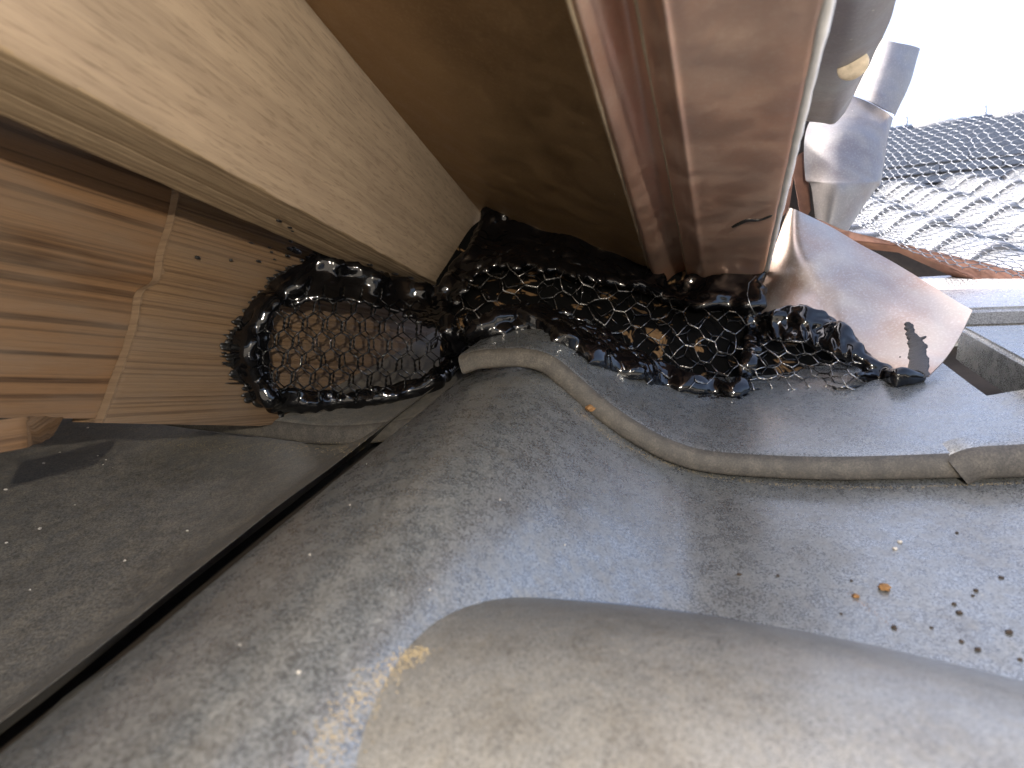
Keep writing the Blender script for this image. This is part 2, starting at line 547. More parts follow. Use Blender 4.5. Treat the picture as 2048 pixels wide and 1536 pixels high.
# rounded hump of the tile in the foreground
def ellipsoid(name, c, rad, mat, parent, nu=72, nv=44, rot=None, wob=0.0, wsc=30.0):
    V = []
    for i in range(nv + 1):
        th = math.pi * i / nv
        for j in range(nu):
            ph = 2 * math.pi * j / nu
            q = Vector((rad[0] * math.sin(th) * math.cos(ph), rad[1] * math.sin(th) * math.sin(ph), rad[2] * math.cos(th)))
            if rot is not None: q = rot @ q
            q = q + c
            if wob: q = q + q.normalized() * wob * noise.noise(q * wsc)
            V.append(q)
    f = grid_faces(nv + 1, nu, closed=True)
    return obj(name, mesh(name, V, f), mat, parent)


hump = ellipsoid('roof_tile', P(1325, 1902, .155), (.252, .090, .0895), M_TILE_HUMP, roof, rot=Matrix.Rotation(math.radians(-19), 3, 'Z'), wob=.001)
tag(hump, 'smooth rounded tan grey tile hump in the near foreground')


M_TILE_PALE = tile_material('glazed_tile_pale', base=(.36, .37, .39), dust=.2, metal=.1, seed=9.9)
q = slope_slab('roof_tile', P(1918, 652, .45), .30, -.22, .030, M_TILE_UP, roof, .003)
tag(q, 'raised grey tile edge at the right margin with dark side face')
q = slope_slab('roof_tile', P(1840, 621, .52), .40, .17, .019, M_TILE_PALE, roof, .004)
tag(q, 'sunlit white tile behind the copper apron at the right')
swept_tile('tile_lug', [course(*q) for q in [(1940, 974), (1962, 964), (1990, 961), (2048, 959), (2130, 953)]], -.002, .0125, .0172, M_TILE_UP, tu, n=30, nt=6)

# ================================================================== far roof
far = empty('background_roof', P(1850, 480, 2.2))
tag(far, 'pale blue grey tiled roof in the bright background with layered ridge', 'tiled roof')
FO = P(1850, 530, 1.6)
S2 = Vector((.34, 1.0, .45)).normalized()
UPN2 = S2.cross(KN); UPN2 = UPN2 if UPN2.z > 0 else -UPN2
PER, EXPO = .275, .21


def far_pt(u, s, h):
    return FO + KN * u + S2 * s + UPN2 * h


fp = []
for i in range(37):
    x = i / 36
    h = .052 * max(0.0, math.sin(math.pi * min(1, x / .55))) ** 1.2 if x < .55 else -.012 * math.sin(math.pi * (x - .55) / .45)
    fp.append((x * (PER + .02), h))
V = []; ringn = 8
for (u, h) in fp:
    for (s, o) in ((.27, .018), (.02, .018), (.004, .014), (0, .006), (0, -.012), (.004, -.020), (.02, -.022), (.27, -.022)):
        V.append(KN * u + S2 * s + UPN2 * (h + o + .10 * (.27 - s)))
fm = mesh('far_roof_tile', V, grid_faces(len(fp), ringn, closed=True) + [tuple(range(ringn)), tuple(reversed(range((len(fp) - 1) * ringn, len(fp) * ringn)))])
fm.materials.append(M_TILE_FAR)
fm.polygons.foreach_set('use_smooth', [True] * len(fm.polygons))
NROW = 8
for r in range(-4, NROW):
    for c in range(-3, 11):
        o = bpy.data.objects.new('roof_tile', fm); COL.objects.link(o)
        o.parent = far
        o.matrix_parent_inverse = Matrix.Translation(far.location).inverted()
        o.location = far_pt(c * PER + random.uniform(-.004, .004), r * EXPO + random.uniform(-.004, .004), random.uniform(-.003, .003))
# ridge: stacked flat courses and a round cap
rb = far_pt(0, NROW * EXPO + .02, 0)
lay_h = .056
for j in range(7):
    x = -1.3 + (.13 if j % 2 else 0)
    while x < 3.0:
        L = .27
        c0 = rb + KN * x + Vector((0, 0, j * lay_h)) + Vector((SN.x, SN.y, 0)).normalized() * (.012 * j)
        fw = Vector((SN.x, SN.y, 0)).normalized() * (.30 - .024 * j)
        a = [c0, c0 + KN * (L - .006), c0 + KN * (L - .006) + fw, c0 + fw]
        v = a + [p_ + Vector((0, 0, lay_h - .020)) for p_ in a]
        f = [(3, 2, 1, 0), (4, 5, 6, 7), (0, 1, 5, 4), (1, 2, 6, 5), (2, 3, 7, 6), (3, 0, 4, 7)]
        o = obj('ridge_tile', mesh('ridge_tile', v, f), M_TILE_FAR, far, smooth=False)
        x += L
core0 = rb + KN * -1.3 + Vector((SN.x, SN.y, 0)).normalized() * .05
fw = Vector((SN.x, SN.y, 0)).normalized() * .18
a = [core0, core0 + KN * 4.3, core0 + KN * 4.3 + fw, core0 + fw]
v = [p_ - Vector((0, 0, .1)) for p_ in a] + [p_ + Vector((0, 0, 7 * lay_h - .02)) for p_ in a]
obj('ridge_core', mesh('ridge_core', v, [(3, 2, 1, 0), (4, 5, 6, 7), (0, 1, 5, 4), (1, 2, 6, 5), (2, 3, 7, 6), (3, 0, 4, 7)]), M_TILE_FAR, far, smooth=False)


def tube(pts, rad, nseg=6):
    pts = [Vector(p) for p in pts]
    V = []
    up = Vector((0.3, 0.2, 1)).normalized()
    for i, p in enumerate(pts):
        d = (pts[min(i + 1, len(pts) - 1)] - pts[max(i - 1, 0)]).normalized()
        s = d.cross(up)
        if s.length < 1e-4: s = d.cross(Vector((1, 0, 0)))
        s.normalize(); w = s.cross(d)
        rr = rad[i] if isinstance(rad, (list, tuple)) else rad
        for k in range(nseg):
            a = 2 * math.pi * k / nseg
            V.append(p + s * math.cos(a) * rr + w * math.sin(a) * rr)
    f = grid_faces(len(pts), nseg, closed=True)
    f.append(tuple(reversed(range(nseg)))); f.append(tuple(range((len(pts) - 1) * nseg, len(pts) * nseg)))
    return V, f


cap0 = rb + Vector((SN.x, SN.y, 0)).normalized() * .15 + Vector((0, 0, 7 * lay_h + .004))
for j in range(12):
    a = cap0 + KN * (-1.3 + j * .36); b = a + KN * .353
    V, f = tube([a, b], .036, 16)
    obj('ridge_cap', mesh('ridge_cap', V, f), M_TILE_FAR, far)
    V, f = tube([b - KN * .02, b - KN * .02 + Vector((0, 0, .085))], .006, 6)
    obj('ridge_pin', mesh('ridge_pin', V, f), M_TILE_FAR, far)

# ================================================================== timber
Bd = Vector((0.202, 1.0, 0.0))
E0 = P(786, 570, .54); E1 = P(880, 570, .54); E2 = P(960, 420, .60)
E1z = E1; E2z = E2 - Bd * .06; E0z = E0
E3z = E0z + (E2z - E1z)


def swept_box(name, corners, dirv, t0, t1, mat, parent=None, n=40, rnd=.002, grain_off=0.0, jit=.0008):
    """timber: rounded corners, slightly uneven arrises, grain attribute along its length"""
    m = len(corners)
    prof = []
    for i in range(m):
        p = corners[i]; a = (corners[i - 1] - p).normalized(); b = (corners[(i + 1) % m] - p).normalized()
        for k in range(4):
            tt = k / 3
            prof.append(p + (a * rnd * (1 - tt) ** 2 + b * rnd * tt ** 2))
        q = corners[(i + 1) % m]
        for k in range(1, 8):
            prof.append(p + (q - p) * (k / 8))
    per = [0.0]
    for i in range(1, len(prof)): per.append(per[-1] + (prof[i] - prof[i - 1]).length)
    V = []; G = []
    cen = sum(prof, Vector()) / len(prof)
    for i in range(n):
        t = t0 + (t1 - t0) * i / (n - 1)
        for p, s in zip(prof, per):
            q = p + dirv * t
            q = q + (p - cen).normalized() * jit * (noise.noise(Vector((t * 45, s * 400, grain_off))) + noise.noise(Vector((t * 9, s * 40, 3 + grain_off))))
            V.append(q); G.append((t, s + grain_off, 0))
    k = len(prof)
    f = grid_faces(n, k, closed=True)
    f.append(tuple(reversed(range(k)))); f.append(tuple(range((n - 1) * k, n * k)))
    o = obj(name, mesh(name, V, f, G), mat, parent)
    sharp(o, 42)
    return o


beam = swept_box('timber_beam', [E0z, E1z, E2z, E3z], Bd, -.75, .10, M_BEAM, n=90, rnd=.0016)
tag(beam, 'pale square timber beam running from upper left into the tar', 'beam')
# darker end-grain side of the beam (its narrow lower face) keeps its own ring lines
beam.data.materials.append(M_BEAM_EDGE)
for p in beam.data.polygons:
    if p.normal.z < -.75: p.material_index = 1

# boarded wall on the left: plane X = -w + .34 Y, vertical
WD = Vector((0.34, 1.0, 0.0)); WN = Vector((1.0, -.34, 0)).normalized()


def wall_pt(px, py, w):
    a = (px - 1024.0) / F
    z = w / (.34 - a)
    return P(px, py, z)


wall = empty('board_wall', wall_pt(300, 840, .33))
tag(wall, 'brown weathered wooden boards at left under the pale beam', 'board wall')


def wall_board(name, outline_l, outline_r, w, thick, mat, n_u, n_v, relief, seed, y_top=-200):
    """board between two ragged upright edges given in photograph points (top to bottom)"""
    L = catmull([np.array(wall_pt(*q, w)) for q in outline_l], n_v)
    R = catmull([np.array(wall_pt(*q, w)) for q in outline_r], n_v)
    V = []; G = []
    front = []; back = []
    for i in range(n_v):
        for j in range(n_u):
            tt = j / (n_u - 1)
            q = Vector(L[i] * (1 - tt) + R[i] * tt)
            al = q.dot(WD.normalized()); up = q.z
            rel = relief * (noise.noise(Vector((al * 3, up * 330, seed))) * .6 + noise.noise(Vector((al * 6, up * 110, seed + 5))) * .7)
            edge = 0 if 0 < j < n_u - 1 else -.0006
            V.append(q + WN * (rel + edge)); G.append((al, up, 0))
    n = n_u * n_v
    for i in range(n):
        V.append(V[i] - WN * thick); G.append((G[i][0], G[i][1], thick))
    f = grid_faces(n_v, n_u) + [tuple(reversed(q)) for q in grid_faces(n_v, n_u, off=n)]
    for c in range(n_u - 1):
        f.append((c, c + n, c + 1 + n, c + 1)); a = (n_v - 1) * n_u
        f.append((a + c, a + c + 1, a + c + 1 + n, a + c + n))
    for r in range(n_v - 1):
        a = r * n_u; b = a + n_u
        f.append((a, b, b + n, a + n)); a += n_u - 1; b += n_u - 1
        f.append((a, a + n, b + n, b))
    o = obj(name, mesh(name, V, f, G), mat, wall); sharp(o, 45)
    return o


seam = [(395, -150), (375, 120), (358, 388), (345, 450), (328, 505), (318, 560), (286, 585), (276, 640), (262, 690), (244, 740), (226, 790), (205, 846)]
lb = wall_board('board', [(-900, -150), (-900, 300), (-900, 600), (-900, 830)], [(470, -150), (430, 300), (380, 560), (330, 838)], .337, .022, M_WALL, 90, 150, .0009, 1.0)
tag(lb, 'reddish brown board with wide dark grain lines at the far left')
rb_ = wall_board('board', seam, [(1000, -150), (1000, 120), (1000, 388), (1000, 480), (1000, 560), (1000, 620), (1000, 680), (1000, 720), (900, 770), (780, 800), (640, 835), (522, 852)], .330, .024, M_WALL2, 90, 260, .0008, 9.0)
tag(rb_, 'lighter ribbed board lapping over the reddish board')
# pale sawn end of the lapping board
ed = []
sm = catmull([np.array(wall_pt(*q, .3298)) for q in seam[2:]], 140)
for i, q in enumerate(sm):
    q = Vector(q)
    wv = (.0006 + .0012 * noise.noise(q * 420)) + (.002 if 39 < i < 43 else 0)
    ed.append((q - WD.normalized() * .0004 + WN * .0003, q + WD.normalized() * abs(wv) * .8 + WN * .0002))
V = [p for pr in ed for p in pr] + [p - WN * .006 for pr in ed for p in pr]
n = len(ed) * 2
f = grid_faces(len(ed), 2) + [tuple(reversed(q)) for q in grid_faces(len(ed), 2, off=n)]
for i in range(len(ed) - 1):
    a = 2 * i
    f.append((a, a + 2, a + 2 + n, a + n)); f.append((a + 1, a + 1 + n, a + 3 + n, a + 3))
G = [(v.dot(WD) * .1, v.z, 0) for v in V]
M_END = wood_material('end_grain', (.19, .13, .08), (.10, .065, .04), (.16, .105, .062), freq=500, ringc=.6, seed=7.7)
obj('cut_edge', mesh('cut_edge', V, f, G), M_END, rb_, smooth=False)

# splintered wood stub at the lower left corner
stub = swept_box('wood_stub', [P(-60, 915, .235), P(-60, 848, .235), P(30, 848, .262), P(2, 892, .255)], Vector((.34, 1, .1)), -.02, .02, M_WALL, n=14, rnd=.0008, jit=.0012)
tag(stub, 'broken orange wood stub below the boards at the left margin', 'wood stub')

# ================================================================== copper work
def line_pt(a, b, t):
    return a + (b - a) * t


def ruled(name, bottom, top, ext, thick, mat, parent=None, nr=50, nc=40, jitter=.0002, tmin=0.0):
    """folded sheet-metal profile drawn between its far end (bottom) and near end (top), carried on past the frame"""
    B = [P(*q) for q in bottom]; T = [P(*q) for q in top]
    rows = []
    for k in range(5):
        t = tmin + (1 + ext - tmin) * k / 4
        rows.append([np.array(line_pt(b, tt, t)) for b, tt in zip(B, T)])
    return sheet(name, rows, thick, nr, nc, mat, parent, jitter=jitter, jscale=30)


def E2at(y):                                    # beam's upper arris at a picture height
    z = E2.z * F / (768 - y)
    return E2 + Bd * (z - E2.y)


pan = empty('copper_soffit', P(1120, 470, .55))
tag(pan, 'flat olive brown copper sheet between the timber beam and folded strip', 'copper sheet')
a0 = E2at(418) + Vector((.001, 0, -.002)); a1 = E2at(0) + Vector((.001, 0, -.002))
A_b = P(1306, 560, .60); A_t = P(1146, 0, .170)
rows = []
for k in range(6):
    t = -.12 + 1.42 * k / 5
    l = line_pt(a0, a1, t); r = line_pt(A_b, A_t, t)
    rows.append([np.array(l + Vector((-.03, 0, .012))), np.array(l), np.array(l * .66 + r * .34 + Vector((0, 0, -.003))), np.array(l * .33 + r * .67), np.array(r)])
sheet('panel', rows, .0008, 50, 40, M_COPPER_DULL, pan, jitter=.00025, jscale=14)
# raised seam across the panel
q0, q1 = P(1040, 236, .30), P(1228, 276, .27)

strip = ruled('copper_strip', [(1302, 548, .578), (1306, 556, .573), (1312, 566, .573), (1330, 574, .59), (1352, 572, .62), (1374, 556, .60)],
              [(1136, 0, .1660), (1152, 0, .1620), (1172, 0, .165), (1205, 0, .172), (1250, 0, .180), (1268, 0, .170)], .35, .0008, M_COPPER, nc=60, jitter=.00015)
tag(strip, 'narrow dark copper gutter strip with pale rolled lip', 'copper strip')
face = ruled('copper_fascia', [(1370, 540, .565), (1375, 548, .550), (1388, 556, .541), (1398, 560, .535), (1408, 564, .5285), (1420, 565, .531), (1440, 564, .528), (1480, 562, .518), (1515, 556, .508), (1528, 548, .505), (1531, 538, .512)],
             [(1270, 0, .1670), (1274, 0, .1600), (1294, 0, .1550), (1310, 0, .1525), (1326, 0, .1495), (1342, 0, .1508), (1380, 0, .1502), (1500, 0, .1500), (1610, 0, .1490), (1648, 0, .1495), (1660, 0, .157)], .35, .0009, M_COPPER, nr=60, nc=130, jitter=.00022)
tag(face, 'broad reddish copper fascia band with bright right edge', 'copper fascia')


def lip(name, b, t_, ext, rb0, rt0, mat, parent, wob=.0002):
    B = P(*b); T = P(*t_)
    pts = []; rr = []
    for k in range(60):
        q = k / 59 * (1 + ext)
        c = line_pt(B, T, q)
        pts.append(c + Vector((noise.noise(c * 60), noise.noise(c * 60 + Vector((9, 0, 0))), 0)) * wob)
        rr.append(max(.0003, (rb0 + (rt0 - rb0) * q) * (1 + .22 * noise.noise(c * 110))))
    V, f = tube(pts, rr, 10)
    return obj(name, mesh(name, V, f), mat, parent)


lip('rolled_edge', (1302, 550, .575), (1137, 0, .1640), .35, .0014, .0010, M_LIP_TAN, strip)
lip('rolled_edge', (1375, 547, .552), (1272, 0, .1610), .35, .0011, .0008, M_LIP_TAN, face)
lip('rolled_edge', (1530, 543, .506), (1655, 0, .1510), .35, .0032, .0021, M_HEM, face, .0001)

apron = sheet('copper_apron', [
    [P(1578, 415, .510), P(1600, 424, .500), P(1680, 465, .495), P(1800, 532, .465), P(1945, 620, .404)],
    [P(1552, 490, .510), P(1588, 498, .480), P(1676, 540, .462), P(1780, 596, .442), P(1922, 668, .396)],
    [P(1524, 570, .505), P(1578, 578, .478), P(1666, 620, .452), P(1762, 668, .428), P(1893, 714, .386)],
    [P(1504, 640, .495), P(1570, 650, .470), P(1658, 690, .445), P(1750, 738, .408), P(1857, 752, .374)]],
    .0009, 60, 70, M_COPPER_PINK, jitter=.0016, jscale=24)
tag(apron, 'crumpled pinkish copper apron flaring right of the sealant', 'copper apron')

g1 = sheet('grey_flashing', [
    [P(1650, -60, .20), P(1700, -60, .19), P(1760, -60, .20), P(1812, -60, .22)],
    [P(1625, 60, .27), P(1690, 60, .26), P(1735, 60, .27), P(1772, 60, .29)],
    [P(1600, 160, .38), P(1665, 165, .37), P(1705, 160, .38), P(1728, 150, .40)],
    [P(1580, 240, .52), P(1640, 246, .50), P(1668, 248, .50), P(1690, 226, .52)]], .001, 40, 30, M_LEAD, jitter=.0009, jscale=30)
tag(g1, 'purple grey folded flashing strip beside the copper fascia at top right', 'flashing')
g2 = sheet('bent_flashing', [
    [P(1738, 72, .60), P(1790, 84, .58), P(1838, 95, .585), P(1836, 104, .60)],
    [P(1715, 130, .60), P(1770, 146, .575), P(1816, 160, .58), P(1820, 165, .60)],
    [P(1692, 178, .60), P(1745, 206, .57), P(1786, 226, .575), P(1790, 232, .60)]], .0012, 24, 24, M_LEAD, jitter=.0009, jscale=40)
tag(g2, 'pale bent metal tab against the white sky', 'flashing')
g3 = sheet('lower_flashing', [
    [P(1650, 196, .60), P(1700, 190, .595), P(1770, 222, .585), P(1786, 236, .61)],
    [P(1612, 262, .57), P(1690, 262, .55), P(1762, 270, .56), P(1774, 286, .59)],
    [P(1610, 352, .56), P(1685, 352, .535), P(1752, 352, .545), P(1762, 362, .57)],
    [P(1622, 372, .555), P(1680, 374, .53), P(1738, 376, .54), P(1750, 380, .57)],
    [P(1630, 436, .55), P(1660, 448, .535), P(1688, 460, .54), P(1696, 462, .56)]], .0012, 44, 36, M_LEAD, jitter=.0009, jscale=30)
tag(g3, 'grey bent metal piece tapering down to the copper apron', 'flashing')

gb = poly_slab('gap_dark_backing', [(1480, 200), (1690, 205), (1660, 300), (1650, 430), (1600, 440), (1560, 520), (1500, 570)], .64, .02, M_DARKWOOD, bev=.001)  # added behind the gap to hide the sky and keep it dark
tag(gb, 'dark backing added to close the gap right of the copper fascia', 'board')
tb = poly_slab('torn_copper', [(1596, 310), (1612, 300), (1622, 420), (1612, 436), (1600, 424), (1588, 350), (1578, 420), (1566, 432)], .575, .001, M_RUST, bev=0)
tag(tb, 'torn brown copper scrap in the dark gap beside the fascia', 'copper scrap')

# rust coloured board and dark panel painting the shadow void behind the apron
rust = poly_slab('rust_board', [(1600, 420), (1700, 462), (1850, 500), (2060, 545), (2260, 590), (2260, 640), (2060, 590), (1960, 562), (1800, 492), (1600, 470)],
                 [.72, .70, .66, .60, .55, .55, .60, .62, .67, .72], .02, M_RUST, bev=.001)
tag(rust, 'rust red board below the bird netting at right', 'board')
dk = poly_slab('shadow_void_panel', [(1600, 440), (1700, 470), (1800, 486), (1980, 566), (2100, 600), (1800, 640), (1600, 560)], .74, .02, M_DARKWOOD, bev=.001)
tag(dk, 'black panel standing for the shadow between apron and rust red board', 'board')

# ================================================================== sealant depth map
ZC = np.array([
    # left patch
    (470, 700, .385), (520, 800, .398), (560, 830, .402), (500, 620, .392), (560, 560, .41), (640, 515, .425), (720, 540, .44), (820, 575, .47),
    (640, 650, .412), (750, 690, .415), (850, 690, .415), (700, 815, .395), (850, 785, .382), (930, 725, .372),
    # centre
    (880, 590, .49), (910, 520, .52), (965, 450, .56), (1000, 430, .565), (1080, 455, .56), (1200, 490, .55), (1290, 510, .555), (1340, 570, .535),
    (950, 640, .41), (1000, 668, .392), (1060, 655, .395), (1120, 685, .395), (1180, 722, .395), (1260, 758, .397), (1380, 785, .397), (1480, 790, .397),
    (1040, 580, .46), (1150, 590, .47), (1250, 640, .45), (1350, 680, .44), (1430, 690, .44), (1450, 590, .49), (1390, 550, .515), (1520, 545, .495), (1510, 640, .475),
    # right
    (1510, 740, .42), (1560, 640, .455), (1640, 640, .440), (1700, 680, .418), (1720, 710, .410), (1600, 700, .43), (1600, 770, .402), (1700, 775, .398), (1760, 745, .395), (1850, 755, .372), (1800, 770, .394)])


bpy.context.view_layer.update()


def ray_hit(ob, px, py):
    d = P(px, py, 1.0).normalized()
    mi = ob.matrix_world.inverted()
    ok, loc, nrm, _ = ob.ray_cast(mi @ Vector((0, 0, 0)), (mi.to_3x3() @ d).normalized())
    return (ob.matrix_world @ loc, (ob.matrix_world.to_3x3() @ nrm).normalized()) if ok else (None, None)


for row in ZC:
    if row[1] > 640 and row[2] < .41 and row[0] > 545:
        for ob in ((tu,) if row[0] > 935 else (tl3, tl2)):
            h, n_ = ray_hit(ob, row[0], row[1])
            if h is not None:
                row[2] = h.y - .003
                break


def zmap(px, py):
    d = (ZC[:, 0] - px) ** 2 + (ZC[:, 1] - py) ** 2 + 60.0
    w = 1.0 / d ** 1.6
    return float((w * ZC[:, 2]).sum() / w.sum())


# tar black boarding close behind the mesh, painted so the cavity reads dark
LT = [(880, 560), (960, 440), (1080, 440), (1200, 470), (1320, 520), (1420, 530), (1540, 520), (1640, 600), (1760, 700)]
LB = [(880, 720), (960, 680), (1080, 680), (1200, 745), (1320, 785), (1420, 800), (1540, 800), (1640, 795), (1790, 785)]
rows = []
for k in range(5):
    t_ = k / 4
    rows.append([np.array(P(a[0] * (1 - t_) + b[0] * t_, a[1] * (1 - t_) + b[1] * t_, zmap(a[0] * (1 - t_) + b[0] * t_, a[1] * (1 - t_) + b[1] * t_) + (.034, .034, .03, .024, .012)[k])) for a, b in zip(LT, LB)])
sheath = sheet('cavity_lining', rows, .004, 30, 60, M_SHEATH, None, jitter=.002, jscale=40)
tag(sheath, 'tar black and brown boarding painted as the dark cavity behind the middle wire mesh', 'board')

# ================================================================== wet sealant
ICO = None


def ico():
    global ICO
    if ICO is None:
        bm = bmesh.new(); bmesh.ops.create_icosphere(bm, subdivisions=2, radius=1)
        bm.verts.ensure_lookup_table()
        ICO = (np.array([v.co[:] for v in bm.verts]), [tuple(v.index for v in f.verts) for f in bm.faces])
        bm.free()
    return ICO


def in_poly(x, y, poly):
    c = False
    for i in range(len(poly)):
        x1, y1 = poly[i]; x2, y2 = poly[i - 1]
        if (y1 > y) != (y2 > y) and x < (x2 - x1) * (y - y1) / (y2 - y1) + x1: c = not c
    return c


class Goo:
    def __init__(s): s.V = []; s.F = []; s.n = 0
    def ball(s, c, r, ax=None):
        v, f = ico()
        q = v * np.array(r if isinstance(r, (tuple, list)) else (r, r, r))
        if ax is not None: q = q @ np.array(ax.to_3x3()).T
        s.V.append(q + np.array(c)); s.F += [tuple(i + s.n for i in t) for t in f]; s.n += len(v)
    def path(s, pts, step=7, jit=.25, flat=.75, dz=0.0):
        """pts: (px, py, radius in px)"""
        L = sum(math.hypot(pts[i + 1][0] - pts[i][0], pts[i + 1][1] - pts[i][1]) for i in range(len(pts) - 1))
        for q in catmull(pts, max(3, int(L / step))):
            px, py, r = q
            z = zmap(px, py) + dz
            r = max(1.5, r * (1 + random.uniform(-jit, jit)))
            c = P(px + random.gauss(0, r * .18), py + random.gauss(0, r * .18), z)
            R = r * z / F
            s.ball(c, (R, R * flat, R))
    def fill(s, poly, r, step=8, flat=.6, dz=0.0):
        xs = [q[0] for q in poly]; ys = [q[1] for q in poly]
        y = min(ys)
        while y < max(ys):
            x = min(xs)
            while x < max(xs):
                jx = x + random.uniform(-.5, .5) * step; jy = y + random.uniform(-.5, .5) * step
                wob = noise.noise(Vector((jx * .05, jy * .05, 2))) * 7
                if in_poly(jx + wob, jy - wob, poly):
                    z = zmap(jx, jy) + dz + .0035 * noise.noise(Vector((jx * .02, jy * .035, 7)))
                    R_ = r * z / F * random.uniform(.85, 1.15)
                    s.ball(P(jx, jy, z), (R_, R_ * flat, R_))
                x += step
            y += step
    def build(s, name, voxel, mat, smooth_it=3, disp=.0006, dsc=220, parent=None):
        me = bpy.data.meshes.new(name + '_raw')
        me.from_pydata(np.concatenate(s.V).tolist(), [], s.F)
        o = bpy.data.objects.new(name + '_raw', me); COL.objects.link(o)
        m = o.modifiers.new('r', 'REMESH'); m.mode = 'VOXEL'; m.voxel_size = voxel
        dg = bpy.context.evaluated_depsgraph_get(); dg.update()
        me2 = bpy.data.meshes.new_from_object(o.evaluated_get(dg))
        bpy.data.objects.remove(o)
        bm = bmesh.new(); bm.from_mesh(me2)
        for _ in range(smooth_it):
            bmesh.ops.smooth_vert(bm, verts=bm.verts, factor=.5, use_axis_x=True, use_axis_y=True, use_axis_z=True)
        bm.normal_update()
        for v in bm.verts:
            n = noise.noise(v.co * dsc) + .8 * noise.noise(v.co * dsc * .35 + Vector((3, 1, 2)))
            v.co += v.normal * disp * n
        bm.to_mesh(me2); bm.free()
        me2.name = name
        me2.materials.clear()
        return obj(name, me2, mat, parent)


goo = Goo()
J = .12
goo.fill([(890, 600), (905, 545), (940, 495), (965, 455), (975, 425), (1005, 428), (1030, 458), (1065, 452), (1110, 455), (1180, 480), (1285, 505), (1330, 570), (1345, 592), (1290, 578), (1200, 562), (1130, 547), (1060, 534), (1000, 530), (950, 550), (915, 605)], 13)
goo.fill([(1335, 578), (1385, 552), (1530, 546), (1525, 618), (1500, 622), (1440, 612), (1380, 610), (1330, 600)], 13)
goo.fill([(600, 550), (640, 512), (700, 532), (780, 560), (860, 576), (885, 592), (890, 640), (830, 622), (760, 596), (690, 580), (640, 575), (590, 585), (540, 622), (510, 625), (540, 580)], 13)
goo.fill([(890, 692), (930, 658), (985, 620), (1050, 606), (1110, 616), (1200, 658), (1300, 716), (1390, 755), (1490, 773), (1485, 790), (1380, 783), (1250, 753), (1180, 720), (1120, 681), (1060, 653), (990, 666), (935, 718), (900, 733)], 10, 7)
goo.fill([(530, 780), (700, 790), (830, 766), (900, 725), (935, 718), (870, 784), (700, 816), (560, 822)], 11, 7)
goo.fill([(468, 690), (502, 634), (545, 604), (520, 660), (512, 720), (530, 780), (560, 822), (505, 790)], 11, 7)
goo.fill([(1515, 634), (1600, 614), (1690, 652), (1722, 702), (1760, 737), (1842, 760), (1836, 770), (1770, 768), (1720, 728), (1660, 698), (1600, 682), (1540, 676)], 11, 6)
goo.fill([(458, 690), (480, 640), (520, 590), (560, 555), (630, 512), (700, 532), (860, 577), (888, 600), (885, 650), (840, 640), (760, 608), (680, 592), (600, 592), (560, 618), (540, 660), (535, 720), (545, 770), (560, 825), (500, 795), (470, 745)], 9, 7)
goo.path([(902, 735, 15), (925, 742, 14), (938, 730, 12), (940, 716, 10)], 4, .12, .9, -.006)
goo.fill([(560, 590), (640, 560), (760, 585), (880, 610), (892, 660), (850, 650), (780, 618), (700, 602), (620, 598), (570, 618)], 9, 7)
goo.fill([(1495, 630), (1528, 636), (1524, 690), (1508, 730), (1494, 785), (1462, 785), (1480, 740), (1494, 690)], 10, 6)
# thicker rolls where the brush left ridges
goo.path([(642, 522, 12), (600, 562, 18), (540, 612, 17), (502, 670, 17), (500, 730, 17), (526, 785, 18), (560, 812, 14)], 6, J, .8, -.003)
goo.path([(545, 812, 15), (548, 830, 12), (562, 840, 10)], 4, J)
goo.path([(560, 806, 14), (680, 804, 13), (780, 790, 13), (850, 768, 15), (900, 740, 18), (925, 715, 16)], 6, J, .8, -.003)
goo.path([(872, 582, 12), (885, 610, 18), (895, 650, 20), (905, 690, 20), (910, 720, 20)], 6, J, .8, -.003)
goo.path([(905, 700, 18), (940, 668, 17), (975, 645, 16), (1015, 632, 14), (1060, 630, 12), (1110, 655, 11), (1170, 692, 10)], 6, J, .8, -.004)
goo.path([(885, 592, 16), (905, 552, 15), (935, 512, 14), (965, 470, 16), (985, 436, 13), (1006, 432, 11)], 6, J, .8, -.004)
goo.path([(972, 424, 11), (985, 416, 9)], 4, J)
goo.path([(930, 540, 12), (990, 520, 10), (1060, 522, 9), (1130, 534, 9), (1200, 552, 10), (1280, 570, 11), (1340, 592, 10)], 5, J, .8, -.004)
goo.path([(1012, 450, 9), (1060, 452, 12), (1074, 448, 9), (1104, 452, 10), (1122, 462, 8)], 4, .2)
goo.path([(1180, 486, 7), (1240, 498, 7), (1285, 512, 7)], 4, .2, .8, -.003)
goo.path([(1330, 594, 11), (1390, 608, 11), (1450, 606, 12), (1510, 612, 12)], 5, J, .8, -.004)
goo.path([(1396, 598, 9), (1420, 590, 9), (1460, 594, 9)], 4, J, .8, -.006)
goo.path([(1500, 574, 9), (1518, 556, 8), (1528, 544, 6)], 4, J, .8, -.003)
goo.path([(1520, 640, 10), (1575, 632, 10), (1640, 648, 10), (1695, 678, 9), (1718, 706, 8)], 5, J, .8, -.003)
for k in range(9):
    x = 1545 + k * 19; y = 652 + max(0, k - 2) * 5.5
    goo.path([(x, y - 6, 5), (x + 4, y + 10, 6), (x + 7, y + 28, 3.5)], 4, .2, .8, -.005)
goo.path([(1720, 752, 11), (1770, 752, 14), (1810, 752, 15), (1843, 756, 10)], 4, .08, .8, -.004)
goo.path([(1720, 716, 10), (1770, 738, 10), (1830, 756, 10)], 4, .08, .8, -.004)
